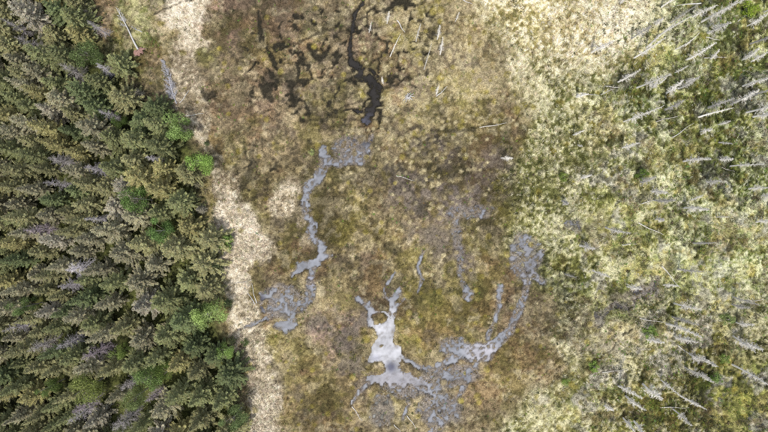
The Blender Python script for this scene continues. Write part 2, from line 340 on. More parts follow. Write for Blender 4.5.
for sc_, sd0, thr, c0, amt in ((40, 501, .55, (146, 146, 76), .45), (26, 511, .56, (96, 104, 48), .6), (20, 521, .57, (150, 146, 146), .5), (30, 531, .57, (170, 157, 106), .45), (14, 541, .58, (58, 60, 34), .65), (12, 551, .60, (108, 92, 58), .5)):
    m_ = (right * sstep(560, 640, Pw + .15 * Qw - .75 * np.maximum(0, 110 - Qw)) * sstep(thr, thr + .07, rough(sc_, sd0, .62, 5)) * amt)[..., None]
    col = col * (1 - m_) + m_ * alb(c0) * (.55 + .9 * t)
grey = np.zeros(X.shape)
for (x, y, rx, ry, a) in ((440, 195, 60, 22, .8), (395, 180, 22, 18, .7), (455, 250, 12, 40, .8), (420, 235, 30, 22, .6), (340, 325, 34, 24, .7), (350, 365, 30, 22, .6), (425, 140, 50, 26, .5), (500, 175, 20, 30, .5), (600, 330, 40, 30, .5), (640, 290, 40, 14, .6), (590, 235, 26, 16, .5), (290, 85, 40, 22, .4)):
    np.maximum(grey, a * soft(blob(x, y, rx, ry, 0, Pw, Qw), .45, 1.2) * sstep(.38, .56, nB * .5 + nA * .5), out=grey)
col = col * (1 - grey[..., None]) + grey[..., None] * alb((112, 102, 96)) * (.7 + .6 * nD[..., None])
peat = (sstep(.06, .82, dark) * 0.96)[..., None]  # colours the hollows and the thin dark lines alike
col = col * (1 - peat) + peat * alb((42, 40, 32)) * (.7 + .6 * nD[..., None])
col = col.mean(-1, keepdims=True) + (col - col.mean(-1, keepdims=True)) * (.95 + .08 * right)[..., None]
mud = sstep(0.12, 0.5, wet)[..., None]
mcol = alb((130, 124, 121)) * (0.6 + .8 * nB[..., None])
col = col * (1 - .8 * mud) + .8 * mud * mcol

# relief: swell, sedge roughness, hollows, then moss hummocks
Z = 0.16 + (nC - 0.5) * 0.25 + (nM - 0.5) * 0.7 + (nB - 0.5) * 0.16 + (nD - 0.5) * 0.30
Z = Z + right * ((nN - 0.5) * 1.0 + (nD - 0.5) * .25)
Z = Z - dark * 0.30 - 0.30 * sstep(.8, 1.0, dark)
Z = Z * (1 - 0.6 * sstep(.2, .6, wet)) - 0.42 * sstep(0.05, 1.0, wet)
rim = sstep(.15, .45, wet) * (1 - .8 * sstep(.85, 1.0, wet)) + .6 * sstep(.4, .8, dark)
Z = Z + rim * ((nD - 0.5) * 1.15 + (nB - .5) * .45)
IX = lambda x: np.clip(np.searchsorted(XS, x), 0, len(XS) - 1)
IY = lambda y: np.clip(np.searchsorted(YS, y), 0, len(YS) - 1)
nh = 0
cand = rng.uniform((-73, -43), (73, 43), (8000, 2))
for (hx, hy) in cand:
    i, j = IY(hy), IX(hx)
    p, q = hx * PXM + 384, 216 - hy * PXM
    if p < edge_x(q) + 4: continue
    w_ = wet[i, j]
    if dark[i, j] > .35: continue
    if w_ > 0.7 or (w_ > 0.3 and rng.random() < 0.55) or dark[i, j] > 0.8: continue
    if rng.random() > (.28 + .6 * float(soft(np.array(math.hypot((p - 425) / 90, (q - 90) / 110)), .5, 1.2)) if p < 500 else .35): continue
    r = rng.uniform(0.25, 0.62) * (1.4 if rng.random() < .12 else 1)
    h = r * rng.uniform(0.2, 0.42)
    i0, i1, j0, j1 = IY(hy - r), IY(hy + r), IX(hx - r), IX(hx + r)
    if i1 - i0 < 2 or j1 - j0 < 2: continue
    sx, sy = X[i0:i1, j0:j1] - hx, Y[i0:i1, j0:j1] - hy
    d = np.hypot(sx, sy) / r * (0.8 + 0.45 * nB[i0:i1, j0:j1])
    k = np.clip(1 - d * d, 0, 1)
    z0 = max(Z[i, j], -0.2)
    Z[i0:i1, j0:j1] = np.maximum(Z[i0:i1, j0:j1], np.where(k > 0, z0 + h * np.sqrt(k) - 0.02, -9))
    u = rng.random()
    c0 = Lt[i, j] * rng.uniform(0.85, 1.1) if u < .5 else (Md[i, j] * rng.uniform(.8, 1.2) if u < .8 else alb((150, 138, 66)) * rng.uniform(.7, 1.1))
    m_ = (np.clip(k * 1.8, 0, 1) * 0.6)[..., None]
    col[i0:i1, j0:j1] = col[i0:i1, j0:j1] * (1 - m_) + c0 * m_ * (0.75 + 0.5 * t[i0:i1, j0:j1])
    nh += 1
for _ in range(850):                        # small bleached moss cushions of the upper middle
    p, q = rng.normal(432, 58), rng.normal(95, 70)
    hx, hy = float(wx(p)), float(wy(q)); i, j = IY(hy), IX(hx)
    if p < 345 or q < -30 or wet[i, j] > .3 or dark[i, j] > .4 or abs(hy) > 42: continue
    r = rng.uniform(.18, .42); i0, i1, j0, j1 = IY(hy - r), IY(hy + r), IX(hx - r), IX(hx + r)
    d = np.hypot(X[i0:i1, j0:j1] - hx, Y[i0:i1, j0:j1] - hy) / r * (.7 + .6 * nD[i0:i1, j0:j1]); k = np.clip(1 - d * d, 0, 1)
    Z[i0:i1, j0:j1] += .26 * r / .4 * np.sqrt(k)
    m_ = (np.clip(k * 2.5, 0, 1) * rng.uniform(.35, .85))[..., None]
    col[i0:i1, j0:j1] = col[i0:i1, j0:j1] * (1 - m_) + m_ * alb((178, 166, 130))
Z = Z + sstep(10, -10, P - ex) * 0.15
dryland = (wet < 0.25) & ((dark < 0.93) | (P > 500) | (Q > 140))
Z = np.where(dryland, np.maximum(Z, -0.07 + (nD - .5) * .08), Z)

far = sstep(0, 5, np.maximum(np.abs(X) - 73, np.abs(Y) - 43))                 # beyond the surveyed ground only the broad vegetation types
col = col * (1 - far[..., None]) + far[..., None] * ((.75 * Md + .25 * Lt) * .5 + .5 * alb((134, 126, 86)))
Z = Z * (1 - far) + far * .1
ny, nx = X.shape
idx = np.arange(ny * nx).reshape(ny, nx)
F = np.stack([idx[:-1, :-1], idx[:-1, 1:], idx[1:, 1:], idx[1:, :-1]], -1).reshape(-1, 4)
g = mesh_obj('ground', np.stack([X, Y, Z], -1).reshape(-1, 3), F, M_GROUND, cols=col.reshape(-1, 3), smooth=True)
tag(g, 'open bog of straw sedge, olive moss and dark peat beside the wood', 'bog', kind='structure')
def gz(x, y): return float(Z[IY(y), IX(x)])
def at_px(p, q): x, y = float(wx(p)), float(wy(q)); return x, y, gz(x, y)

# water table: one level sheet seen wherever the bog dips below it
WZ = -0.13
GX, GY, GP, GQ = X, Y, P, Q
wc = np.empty(GX.shape + (3,)); wc[:] = alb((142, 145, 153))
def wpaint(r, c):
    w = np.clip(r, 0, 1)[..., None]; wc[...] = wc * (1 - w) + alb(c) * w
wpaint(sstep(150, 118, GQ), (48, 45, 42)); wpaint(soft(blob(366, 130, 20, 18, 0, GP, GQ), .5, 1.2), (76, 76, 86))
wpaint(sstep(560, 590, GP), (92, 90, 92))
wpaint(soft(blob(388, 340, 22, 40, 0, GP, GQ), .6, 1.2), (196, 197, 203)); wpaint(soft(blob(483, 352, 20, 12, 0, GP, GQ), .5, 1.2), (174, 173, 180))  # main pool: bright cloud reflection painted into the water colour
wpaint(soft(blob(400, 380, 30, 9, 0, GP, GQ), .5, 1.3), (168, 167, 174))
wpaint(soft(blob(525, 265, 20, 30, 0, GP, GQ), .5, 1.2) * .7, (138, 138, 144)); wpaint(soft(blob(310, 281, 5, 6, 0, GP, GQ), .5, 1.3), (164, 165, 178))
wpaint(soft(blob(391, 367, 7, 7, 0, GP, GQ), .2, 1.3) * .95, (92, 94, 112)); wpaint(soft(blob(376, 358, 6, 4, 0, GP, GQ), .2, 1.3) * .5, (150, 152, 170))  # dark spot in the pool: reflected cloud gap painted into the colour
wpaint(soft(blob(262, 303, 5, 10, 0, GP, GQ), .4, 1.2), (84, 84, 96)); wpaint(soft(blob(383, 412, 14, 20, 0, GP, GQ), .4, 1.2), (96, 96, 88))
under = (np.abs(X) < 73.1) & (np.abs(Y) < 43.1) & (Z < WZ)
quad = under[:-1, :-1] | under[:-1, 1:] | under[1:, :-1] | under[1:, 1:]
F = np.stack([idx[:-1, :-1], idx[:-1, 1:], idx[1:, 1:], idx[1:, :-1]], -1)[quad]
used, inv = np.unique(F.ravel(), return_inverse=True)
opacity = 1 - np.exp(-np.maximum(WZ - Z, 0) / 0.13)                    # shallow water lets the mud through
wv = np.stack([X, Y, np.full(X.shape, WZ)], -1).reshape(-1, 3)[used]
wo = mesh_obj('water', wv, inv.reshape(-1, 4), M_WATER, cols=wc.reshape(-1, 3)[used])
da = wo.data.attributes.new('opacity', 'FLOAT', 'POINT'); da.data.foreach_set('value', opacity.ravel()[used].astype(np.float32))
tag(wo, 'grey creek and pale pools lying in the hollows of the bog', 'water', kind='structure')

# ------------------------------------------------------------------ sedge and heath (uncountable)
def blades(n, dens, k, hmin, hmax, wid, colour, name, label, cat, flat=0.9):
    pos = rng.uniform((-80, -50), (80, 50), (int(n * 1.32), 2)); n = len(pos)
    iy, ix = IY(pos[:, 1]), IX(pos[:, 0])
    keep = rng.random(n) < dens[iy, ix]
    pos, iy, ix = pos[keep], iy[keep], ix[keep]; n = len(pos)
    base = np.stack([pos[:, 0], pos[:, 1], Z[iy, ix] - 0.02], -1)
    size = rng.uniform(hmin, hmax, n)
    a = rng.uniform(0, 2 * np.pi, (n, k)); lay = 12.0 * nC[iy, ix] + 5 * nA[iy, ix] + rng.uniform(-.5, .5, n)          # beds of sedge lie over together
    out = rng.uniform(0.45, 1.0, (n, k)) * flat * size[:, None]
    up = rng.uniform(0.5, 1.0, (n, k)) * size[:, None]
    dx = np.cos(a) * out + np.cos(lay)[:, None] * 0.75 * size[:, None]; dy = np.sin(a) * out + np.sin(lay)[:, None] * 0.75 * size[:, None]
    b = base[:, None, :] + np.stack([np.cos(a), np.sin(a), np.zeros_like(a)], -1) * 0.05
    px_, py_ = -np.sin(a) * wid, np.cos(a) * wid
    v = np.empty((n, k, 3, 3))
    v[:, :, 0] = b + np.stack([px_, py_, np.zeros_like(a)], -1); v[:, :, 1] = b - np.stack([px_, py_, np.zeros_like(a)], -1)
    v[:, :, 2] = b + np.stack([dx, dy, up], -1)
    c = colour(iy, ix, n)[:, None, :] * rng.uniform(0.7, 1.25, (n, k))[..., None]
    cc = np.repeat(c[:, :, None, :], 3, 2).reshape(-1, 3)
    o = mesh_obj(name, v.reshape(-1, 3), np.arange(n * k * 3).reshape(-1, 3), M_SEDGE, cols=np.clip(cc, 0, .9))
    tag(o, label, cat, kind='stuff'); return n
notforest = sstep(-6, 6, P - ex); dry = (1 - sstep(.35, .7, wet)) * (1 - 0.85 * sstep(.3, .6, dark))
pale = Lt.mean(-1); palen = np.clip((pale - 0.22) / 0.35, 0, 1)
d1 = notforest * dry * (0.10 + 0.85 * palen) * (.25 + .75 * sstep(0.40, 0.58, nN))
def c1(iy, ix, n): return col[iy, ix] * rng.uniform(.65, 1.42, (n, 1)) * rng.uniform(.93, 1.07, (n, 3))
blades(250000, d1, 5, 0.22, 0.5, 0.045, c1, 'sedge_grass', 'bleached straw sedge tufts covering the open bog', 'sedge')
def c5(iy, ix, n): return (Lt[iy, ix] * .75 + .25 * Lt[iy, ix].mean(-1, keepdims=True)) * rng.uniform(.75, 1.25, (n, 1))
blades(70000, notforest * dry * right * sstep(.46, .62, fbm(P, Q, 11, 75)) * .38, 6, .2, .42, .06, c5, 'bleached_sedge', 'whitish dead sedge tufts on the right side of the bog', 'sedge')
d2 = notforest * dry * (0.08 + 0.75 * right * sstep(560, 640, P) + .3 * soft(blob(136, 40, 32, 70, 0, P, Q))) * sstep(0.45, 0.6, fbm(P, Q, 12, 71))
def c2(iy, ix, n): return np.stack([rng.uniform(.11, .24, n), rng.uniform(.15, .27, n), rng.uniform(.03, .07, n)], -1)
blades(60000, d2, 6, 0.2, 0.4, 0.04, c2, 'green_grass', 'green grass growing between the pale sedge', 'grass')

d4 = sstep(.1, .4, wet) * (1 - sstep(.8, .95, wet)) * sstep(.44, .62, nB) * .8
def c4(iy, ix, n): return alb((150, 132, 96)) * rng.uniform(.6, 1.2, (n, 1))
blades(120000, d4, 5, .15, .34, .045, c4, 'emergent_sedge', 'sparse brown sedge standing in the shallow water', 'sedge')

def heath(n, dens, name, label):
    pos = rng.uniform((-80, -50), (80, 50), (int(n * 1.32), 2)); n = len(pos); iy, ix = IY(pos[:, 1]), IX(pos[:, 0])
    keep = rng.random(n) < dens[iy, ix]; pos, iy, ix = pos[keep], iy[keep], ix[keep]; n = len(pos); k = 34
    r = rng.uniform(0.25, 0.7, n)
    a = rng.uniform(0, 2 * np.pi, (n, k)); e = np.arccos(rng.uniform(0, 1, (n, k))); rr = rng.uniform(.5, 1, (n, k)) * r[:, None]
    c = np.stack([pos[:, :1] + np.cos(a) * np.sin(e) * rr, pos[:, 1:] + np.sin(a) * np.sin(e) * rr, Z[iy, ix][:, None] + np.cos(e) * rr * 1.1], -1)
    s = rng.uniform(.05, .11, (n, k, 1)); u = rng.normal(size=(n, k, 3)); u /= np.linalg.norm(u, axis=-1, keepdims=True)
    w = np.cross(u, rng.normal(size=(n, k, 3))); w /= np.linalg.norm(w, axis=-1, keepdims=True)
    v = np.stack([c + u * s, c - u * s * .5 + w * s * .8, c - u * s * .5 - w * s * .8], 2)
    kind = rng.random(n)[:, None]
    base = np.where(kind < .45, np.array([[.055, .062, .028]]), np.where(kind < .75, np.array([[.10, .11, .04]]), np.array([[.13, .10, .07]])))
    cc = base[:, None, None, :] * rng.uniform(.5, 1.6, (n, k, 1, 1)) * np.ones((1, 1, 3, 1))
    tag(mesh_obj(name, v.reshape(-1, 3), np.arange(n * k * 3).reshape(-1, 3), M_SHRUB, cols=cc.reshape(-1, 3)), label, 'heath', kind='stuff')
d3 = dry * notforest * (0.07 + right * (0.25 + 0.5 * sstep(560, 700, P))) * sstep(0.46, 0.60, fbm(P, Q, 26, 81)) + .35 * sstep(10, -6, P - ex) + .35 * np.exp(-((P - ex - 4) / 7) ** 2)
heath(20000, np.clip(d3, 0, 1), 'heath_undergrowth', 'low dark heath and bilberry between sedge and under the trees')

# ------------------------------------------------------------------ tree builders
class MB:
    def __init__(s): s.v = []; s.f = []; s.c = []; s.n = 0
    def tri(s, a, b, c, col):
        s.v += [a, b, c]; s.f.append((s.n, s.n + 1, s.n + 2)); s.c += [col] * 3; s.n += 3
    def tube(s, pts, rad, col, sides=5):
        rings = []
        for i, (p, r) in enumerate(zip(pts, rad)):
            p = np.asarray(p, float)
            d = np.asarray(pts[min(i + 1, len(pts) - 1)], float) - np.asarray(pts[max(i - 1, 0)], float)
            d /= np.linalg.norm(d) + 1e-9
            u = np.cross(d, (0.31, 0.9, 0.2)); u /= np.linalg.norm(u) + 1e-9; w = np.cross(d, u)
            rings.append(s.n)
            for k in range(sides):
                a = 2 * math.pi * k / sides
                s.v.append(p + (u * math.cos(a) + w * math.sin(a)) * r); s.c.append(np.asarray(col) * random.uniform(.85, 1.15)); s.n += 1
        for q in range(len(rings) - 1):
            a, b = rings[q], rings[q + 1]
            for k in range(sides):
                k2 = (k + 1) % sides
                s.f.append((a + k, a + k2, b + k2)); s.f.append((a + k, b + k2, b + k))
    def mesh(s, name, mat, smooth=False):
        o = mesh_obj(name, np.array(s.v), np.array(s.f), mat, cols=np.clip(np.array(s.c), 0, 1.5), smooth=smooth)
        me = o.data; bpy.data.objects.remove(o); return me

def spruce(h, R, zb, seed, dead=0.0, step=0.36, power=0.85, lean=0.0):
    """returns meshes (trunk, crown); dead=1 leaves bare grey twigs only"""
    r = random.Random(seed); T = MB(); K = MB()
    bend = [(r.uniform(-.1, .1), r.uniform(-.1, .1)) for _ in range(4)]
    def axis_at(z):
        u = z / h; a = lean * u * u
        return np.array([a + bend[0][0] * math.sin(u * 4) * 1.2, bend[0][1] * math.sin(u * 3) * 1.2, z])
    zs = np.linspace(0, h, 10)
    bark = (0.33, 0.31, 0.31) if dead else (0.14, 0.11, 0.085)
    T.tube([axis_at(z) for z in zs], [0.17 * h / 11 * (1 - z / h) ** .8 + .012 for z in zs], bark, 6)
    z = zb
    while z < h - 0.15:
        u = (z - zb) / (h - zb)
        L0 = R * (1 - u) ** power * min(1, .72 + u * 3) + 0.10
        nb = r.choice((5, 6, 6)) if not dead else r.choice((4, 5, 6))
        off = r.uniform(0, 6.28)
        for b in range(nb):
            if dead and r.random() < .18: continue
            a = off + 6.283 * b / nb + r.uniform(-.3, .3); L = L0 * r.uniform(.6, 1.25)
            d = np.array([math.cos(a), math.sin(a), 0]); sd_ = np.array([-d[1], d[0], 0])
            pitch = -0.30 + 0.95 * u + r.uniform(-.12, .12)
            o = axis_at(z + r.uniform(-.1, .1)); bt = r.uniform(.7, 1.28)
            def pt(s): return o + d * (s * L * math.cos(pitch)) + np.array([0, 0, s * L * math.sin(pitch) + 0.16 * L * (s * s) - .10 * L * math.sin(s * 3.1)])
            # woody branch
            e = pt(1.0); wb = 0.016 + 0.008 * L
            cb = (0.36, 0.34, 0.35) if dead else (0.7, .65, .5)
            K.tri(o + sd_ * wb, o - sd_ * wb, e, np.array(cb) * bt)
            K.tri(o + np.array([0, 0, wb]), o - np.array([0, 0, wb]), e, np.array(cb) * bt)
            m = max(2, int(L / (0.13 if not dead else .17)))
            for i in range(m):
                s = 0.16 + 0.84 * (i + r.random() * .6) / m
                p = pt(s); tl = (min(.62, .46 * L * (1.12 - s) + .12) if dead else min(.36, .26 * L * (1.1 - s) + .12)) * r.uniform(.7, 1.2)
                for sg in (-1, 1):
                    if dead and r.random() < .35: continue
                    ang = r.uniform(.65, 1.05)
                    q = p + (d * math.cos(ang) + sd_ * sg * math.sin(ang)) * tl + np.array([0, 0, -tl * r.uniform(.05, .45)])
                    if dead:
                        w = 0.014; c = np.array((.40, .38, .40)) * bt * r.uniform(.7, 1.25)
                        K.tri(p + d * w, p - d * w, q, c)
                    else:
                        w = r.uniform(.05, .08); mid = p * .45 + q * .55
                        nrm = np.cross(q - p, (0, 0, 1)); nrm /= np.linalg.norm(nrm) + 1e-9
                        nrm = nrm * w + np.array([0, 0, r.uniform(-.03, .03)])
                        c = np.array((1, 1, 1)) * bt * r.uniform(.65, 1.35) * np.array((r.uniform(.92, 1.12), 1, r.uniform(.85, 1.1)))
                        K.tri(p, mid + nrm, q, c); K.tri(p, q, mid - nrm, c)
            if not dead:
                c = np.array((1.15, 1.12, .95)) * bt
                K.tri(pt(.82) + sd_ * .06, pt(.82) - sd_ * .06, pt(1.1), c)
        z += step * r.uniform(.75, 1.3) * (1.25 if dead else 1)
    return T.mesh('trunk', M_DEAD if dead else M_BARK, True), K.mesh('crown', M_DEAD if dead else M_NEEDLE)

def birch(h, R, seed, nleaf=3400, low=0.25):
    r = random.Random(seed); T = MB(); K = MB()
    T.tube([(0, 0, 0), (.05, .02, h * .4), (.02, .06, h * .9)], [.1 * h / 7 + .02, .07 * h / 7 + .012, .012], (.5, .48, .45), 6)
    lobes = []
    for i in range(r.randint(11, 15)):
        a = r.uniform(0, 6.28); z = h * r.uniform(low, .95); u = (z / h - low) / (1 - low)
        rr = R * math.sqrt(max(.05, 1 - (abs(u - .35) / .75) ** 2)) * r.uniform(.25, .78)
        c = np.array([math.cos(a) * rr, math.sin(a) * rr, z]); lobes.append((c, R * r.uniform(.24, .46), r.uniform(.75, 1.2)))
        T.tube([(0.03, .03, max(.2, z - R * .8)), c * .6 + np.array([0, 0, z * .35]), c], [.035, .022, .008], (.32, .28, .24), 4)
    for i in range(nleaf):
        c, lr, lb = r.choice(lobes)
        v = np.array([r.gauss(0, 1) for _ in range(3)]); v /= np.linalg.norm(v)
        p = c + v * lr * r.uniform(.45, 1.12) * np.array((1, 1, .85))
        s = r.uniform(.06, .125); u = np.array([r.gauss(0, 1) for _ in range(3)]); u /= np.linalg.norm(u)
        w = np.cross(u, v + .001); w /= np.linalg.norm(w) + 1e-9
        cc = np.array((1, 1, 1)) * lb * r.uniform(.65, 1.3)
        K.tri(p + u * s, p + w * s * .6, p - u * s, cc); K.tri(p + u * s, p - u * s, p - w * s * .6, cc)
    return T.mesh('trunk', M_BARK, True), K.mesh('crown', M_LEAF)

def snag(h, seed, bushy=1.0):
    """bleached standing dead tree with short bare branches"""
    r = random.Random(seed); T = MB(); K = MB()
    lx, ly = r.uniform(-.05, .05) * h, r.uniform(-.05, .05) * h
    def ax(z): u = z / h; return np.array([lx * u * u, ly * u * u + .08 * math.sin(u * 5), z])
    zs = np.linspace(0, h, 8)
    T.tube([ax(z) for z in zs], [.12 * (h / 8) * (1 - z / h) + .04 for z in zs], (1, 1, 1), 6)
    z = h * r.uniform(.18, .35)
    while z < h:
        u = z / h
        for b in range(r.randint(1, 4)):
            a = r.uniform(0, 6.28); L = (1.0 * (1 - u) + .2) * r.uniform(.3, 1.15) * (.4 + .5 * bushy)
            d = np.array([math.cos(a), math.sin(a), r.uniform(-.35, .45)]); o = ax(z); e = o + d * L; s_ = np.array([-d[1], d[0], 0])
            c = np.array((1, 1, 1)) * r.uniform(.6, 1.0); w = .028
            K.tri(o + s_ * w, o - s_ * w, e, c); K.tri(o + np.array([0, 0, w]), o - np.array([0, 0, w]), e, c)
            for k in range(int(2 + 5 * bushy)):
                f = r.uniform(.25, 1); p = o + d * L * f; q = p + (d * r.uniform(.2, .8) + s_ * r.choice((-1, 1)) * r.uniform(.4, .9) + np.array([0, 0, r.uniform(-.5, .3)])) * .36 * L
                K.tri(p + d * .02, p - d * .02, q, c * r.uniform(.8, 1.1))
        z += r.uniform(.09, .2)
    return T.mesh('trunk', M_DEAD, True), K.mesh('crown', M_DEAD)

def place(name, meshes, loc, rz, sc, tint, label, cat, group, pn=('trunk', 'crown')):
    e = empty(name, loc, rz); e.scale = (sc[0], sc[0], sc[1])
    tag(e, label, cat, group)
    for n_, me in zip(pn, meshes):
        o = bpy.data.objects.new(n_, me); C.objects.link(o); o.parent = e; o.color = (*tint, 1)
    return e

# ------------------------------------------------------------------ the wood on the left
def base_of(p, q, h):                        # foot of a tree whose top is h above ground and is seen over map point p, q
    k = (HC - h) / HC; return 384 + (p - 384) * k, 216 + (q - 216) * k
V_SPR = [spruce(8 + (i % 3) * .8, 1.85 + .17 * (i % 4), .5, 100 + i, power=(.75, .9, 1.0)[i % 3]) for i in range(9)]
V_DEAD = [spruce(8.0, 1.45 + .15 * i, 1.0, 300 + i, dead=1, power=.8) for i in range(4)]
V_BIR = [birch(6.5, 2.3, 400 + i) for i in range(4)]
V_BUSH = [birch(2.2, 1.15, 420 + i, nleaf=900, low=.1) for i in range(2)]

birches = [  # seen at, crown radius, height, tint, label
 (175, 128, 2.5, 5.5, (.15, .22, .055), 'bright green birch at the top of the wood edge, right by the pale sedge strip'),
 (199, 161, 2.1, 5.0, (.17, .27, .045), 'vivid lime green birch standing out at the wood edge over pale sedge'),
 (138, 199, 2.3, 5.5, (.10, .17, .035), 'deep green birch hemmed in by spruces, left of the vivid lime birch'),
 (160, 231, 2.1, 5.5, (.11, .19, .045), 'mid green broadleaf crown between spruces, above the dense dark edge spruces'),
 (206, 315, 2.7, 6.0, (.19, .26, .065), 'largest light green birch, rounded crown on the lower wood edge'),
 (225, 351, 1.35, 3.6, (.17, .26, .055), 'small round bright birch at the edge below the largest light birch'),
 (82, 390, 2.6, 6.5, (.16, .19, .04), 'yellow green broadleaf crown deep inside the lower left of the wood'),
 (45, 389, 1.4, 5.5, (.12, .17, .04), 'small green broadleaf crown left of the yellow green one, deep in the wood'),
 (120, 353, 1.3, 5.0, (.15, .20, .04), 'small lime broadleaf crown among grey dead spruces'),
 (147, 379, 2.0, 5.0, (.12, .18, .045), 'soft green broadleaf crown above another, in the lower wood'),
 (136, 397, 1.8, 5.0, (.15, .19, .06), 'pale green broadleaf crown right of the yellow green one'),
 (233, 419, 2.1, 5.5, (.11, .155, .05), 'dull green broadleaf crown at the bottom of the wood edge'),
 (20, 308, 1.4, 6.0, (.12, .17, .05), 'pale green small broadleaf crown near the left border of the photo'),
 (84, 52, 2.2, 5.5, (.085, .12, .035), 'dark green broadleaf crown at the top of the wood'),
 (168, 371, 1.7, 3.0, (.10, .15, .025), 'low mossy green sapling in the gap of the lower wood'),
 (118, 120, 1.2, 3.5, (.07, .11, .02), 'low green sapling in the dark gap of the upper wood'),
]
occupied = []
for i, (p, q, R, h, tint, lab) in enumerate(birches):
    h = h * 1.25 + .8; bp, bq = base_of(p, q, h * .7); x, y, z = at_px(bp, bq)
    place('birch_tree', V_BIR[i % 4], (x, y, z - .05), random.uniform(0, 6.28), (R * 1.15 / 2.3, h / 6.5), tuple((c * .84 + .16 * sum(tint) / 3) * 1.75 for c in tint), lab, 'birch tree', 'broadleaf trees in the wood')
    occupied.append((bp, bq, R * PXM * .9)); occupied.append((bp + 8, bq, R * PXM * .7))
deads = [(32, 230, 11, 1.2, 'mauve grey'), (50, 183, 10, .8, 'pale grey'), (22, 40, 11, 1, 'ash grey'), (66, 68, 10, .9, 'ash grey'), (92, 24, 9, .8, 'pale grey'),
         (150, 158, 8.5, .75, 'white grey'), (90, 168, 10, .9, 'pale grey'), (72, 270, 9, 1.1, 'white twigged'), (89, 219, 10, .7, 'white twigged'), (88, 356, 11, 1.2, 'mauve grey'),
         (62, 346, 10, .9, 'pale grey'), (35, 349, 10, 1, 'ash grey'), (126, 386, 10, 1.1, 'ash grey'), (80, 408, 11, 1.2, 'mauve grey'), (74, 419, 11, .9, 'pale grey'),
         (120, 424, 11, 1.2, 'ash grey'), (103, 112, 9, .8, 'pale grey'), (10, 329, 10, .9, 'pale grey'), (100, 66, 8, .8, 'white grey'), (56, 160, 10, 1, 'ash grey'), (150, 398, 9, 1, 'mauve grey'), (8, 22, 10, .8, 'pale grey'), (64, 286, 9, .9, 'pale grey')]
DT = {'mauve grey': (.82, .72, .78), 'pale grey': (1.0, .98, 1.0), 'ash grey': (.80, .78, .74), 'white grey': (1.3, 1.3, 1.35), 'white twigged': (1.3, 1.3, 1.35)}
dead_xy = []
for i, (p, q, h, s, c) in enumerate(deads):
    bp, bq = base_of(p, q, h * .6); dead_xy.append((bp, bq))
for i, (p, q, h, s, c) in enumerate(deads):
    bp, bq = dead_xy[i]; x, y, z = at_px(bp, bq)
    near = min(range(len(birches)), key=lambda k: math.hypot(birches[k][0] - p, birches[k][1] - q))
    rk = sorted(range(len(deads)), key=lambda k: deads[k][1]).index(i)
    words = ['topmost', 'second', 'third', 'fourth', 'fifth', 'sixth', 'seventh', 'eighth', 'ninth', 'tenth', 'eleventh', 'twelfth', 'thirteenth', 'fourteenth', 'fifteenth', 'sixteenth', 'seventeenth', 'eighteenth', 'nineteenth', 'twentieth', 'twenty-first', 'twenty-second', 'twenty-third', 'twenty-fourth']
    lab = f'{c} bare dead spruce among green ones, {words[rk]} counted down from the top' if rk else f'{c} bare dead spruce among green ones, topmost of them all'
    place('dead_spruce', V_DEAD[i % 4], (x, y, z - .05), random.uniform(0, 6.28), (s, h * .75 / 8.0), DT[c], lab, 'dead tree', 'grey dead spruces in the wood')
    occupied.append((bp, bq, 9))

pts = []
tries = 0
while tries < 60000:
    tries += 1
    q = random.uniform(-22, 452); p = random.uniform(-14, 245)
    e = float(edge_x(q)) - 8 + 9 * math.sin(q * .11) + 6 * math.sin(q * .29 + 1)
    if p > e: continue
    if p > e - 45 and q < 90 and random.random() < .4: continue
    dmin = 13.6 + 3.6 * random.random() + (4.5 if p > 110 else 0)
    if any((p - a) ** 2 + (q - b) ** 2 < dmin * dmin for a, b, *_ in pts): continue
    if any((p - a) ** 2 + (q - b) ** 2 < (r_ + 4) ** 2 for a, b, r_ in occupied): continue
    pts.append((p, q))
bands = [(5, 'top border'), (30, 'uprooted tree'), (60, 'dark broadleaf crown'), (95, 'fallen bluish tree'), (125, 'topmost edge birch'), (150, 'white-grey dead spruce'), (178, 'vivid lime birch'), (212, 'deep green birch'), (240, 'mauve dead spruce'),
         (275, 'white-twigged dead spruce'), (300, 'forked log'), (330, 'largest light birch'), (360, 'small round birch'), (385, 'soft green crown'), (405, 'yellow-green crown'), (428, 'dull green crown'), (999, 'bottom border')]
def band(q): return next(i for i, b in enumerate(bands) if q < b[0])
rows = {}
for k, (p, q) in enumerate(pts): rows.setdefault(band(q), []).append(k)
words = ['first', 'second', 'third', 'fourth', 'fifth', 'sixth', 'seventh', 'eighth', 'ninth', 'tenth', 'eleventh', 'twelfth', 'thirteenth', 'fourteenth', 'fifteenth', 'sixteenth', 'seventeenth', 'eighteenth', 'nineteenth', 'twentieth'] + ['twenty-' + w for w in ('first', 'second', 'third', 'fourth', 'fifth', 'sixth', 'seventh', 'eighth', 'ninth')] + ['thirtieth'] + ['thirty-' + w for w in ('first', 'second', 'third', 'fourth', 'fifth', 'sixth', 'seventh', 'eighth', 'ninth')] + ['fortieth'] + ['forty-' + w for w in ('first', 'second', 'third', 'fourth', 'fifth', 'sixth', 'seventh', 'eighth', 'ninth')] + ['fiftieth'] + ['fifty-' + w for w in ('first', 'second', 'third', 'fourth', 'fifth')]
rank = {}
for b, ks in rows.items():
    for i, k in enumerate(sorted(ks, key=lambda k: edge_x(pts[k][1]) - pts[k][0])): rank[k] = (b, i)
TINTS = [('olive', (.20, .198, .105)), ('grey-olive', (.235, .225, .152)), ('yellowish', (.25, .235, .11)), ('deep green', (.115, .142, .068)), ('mid green', (.165, .180, .088)), ('lichen-grey', (.27, .255, .205))]
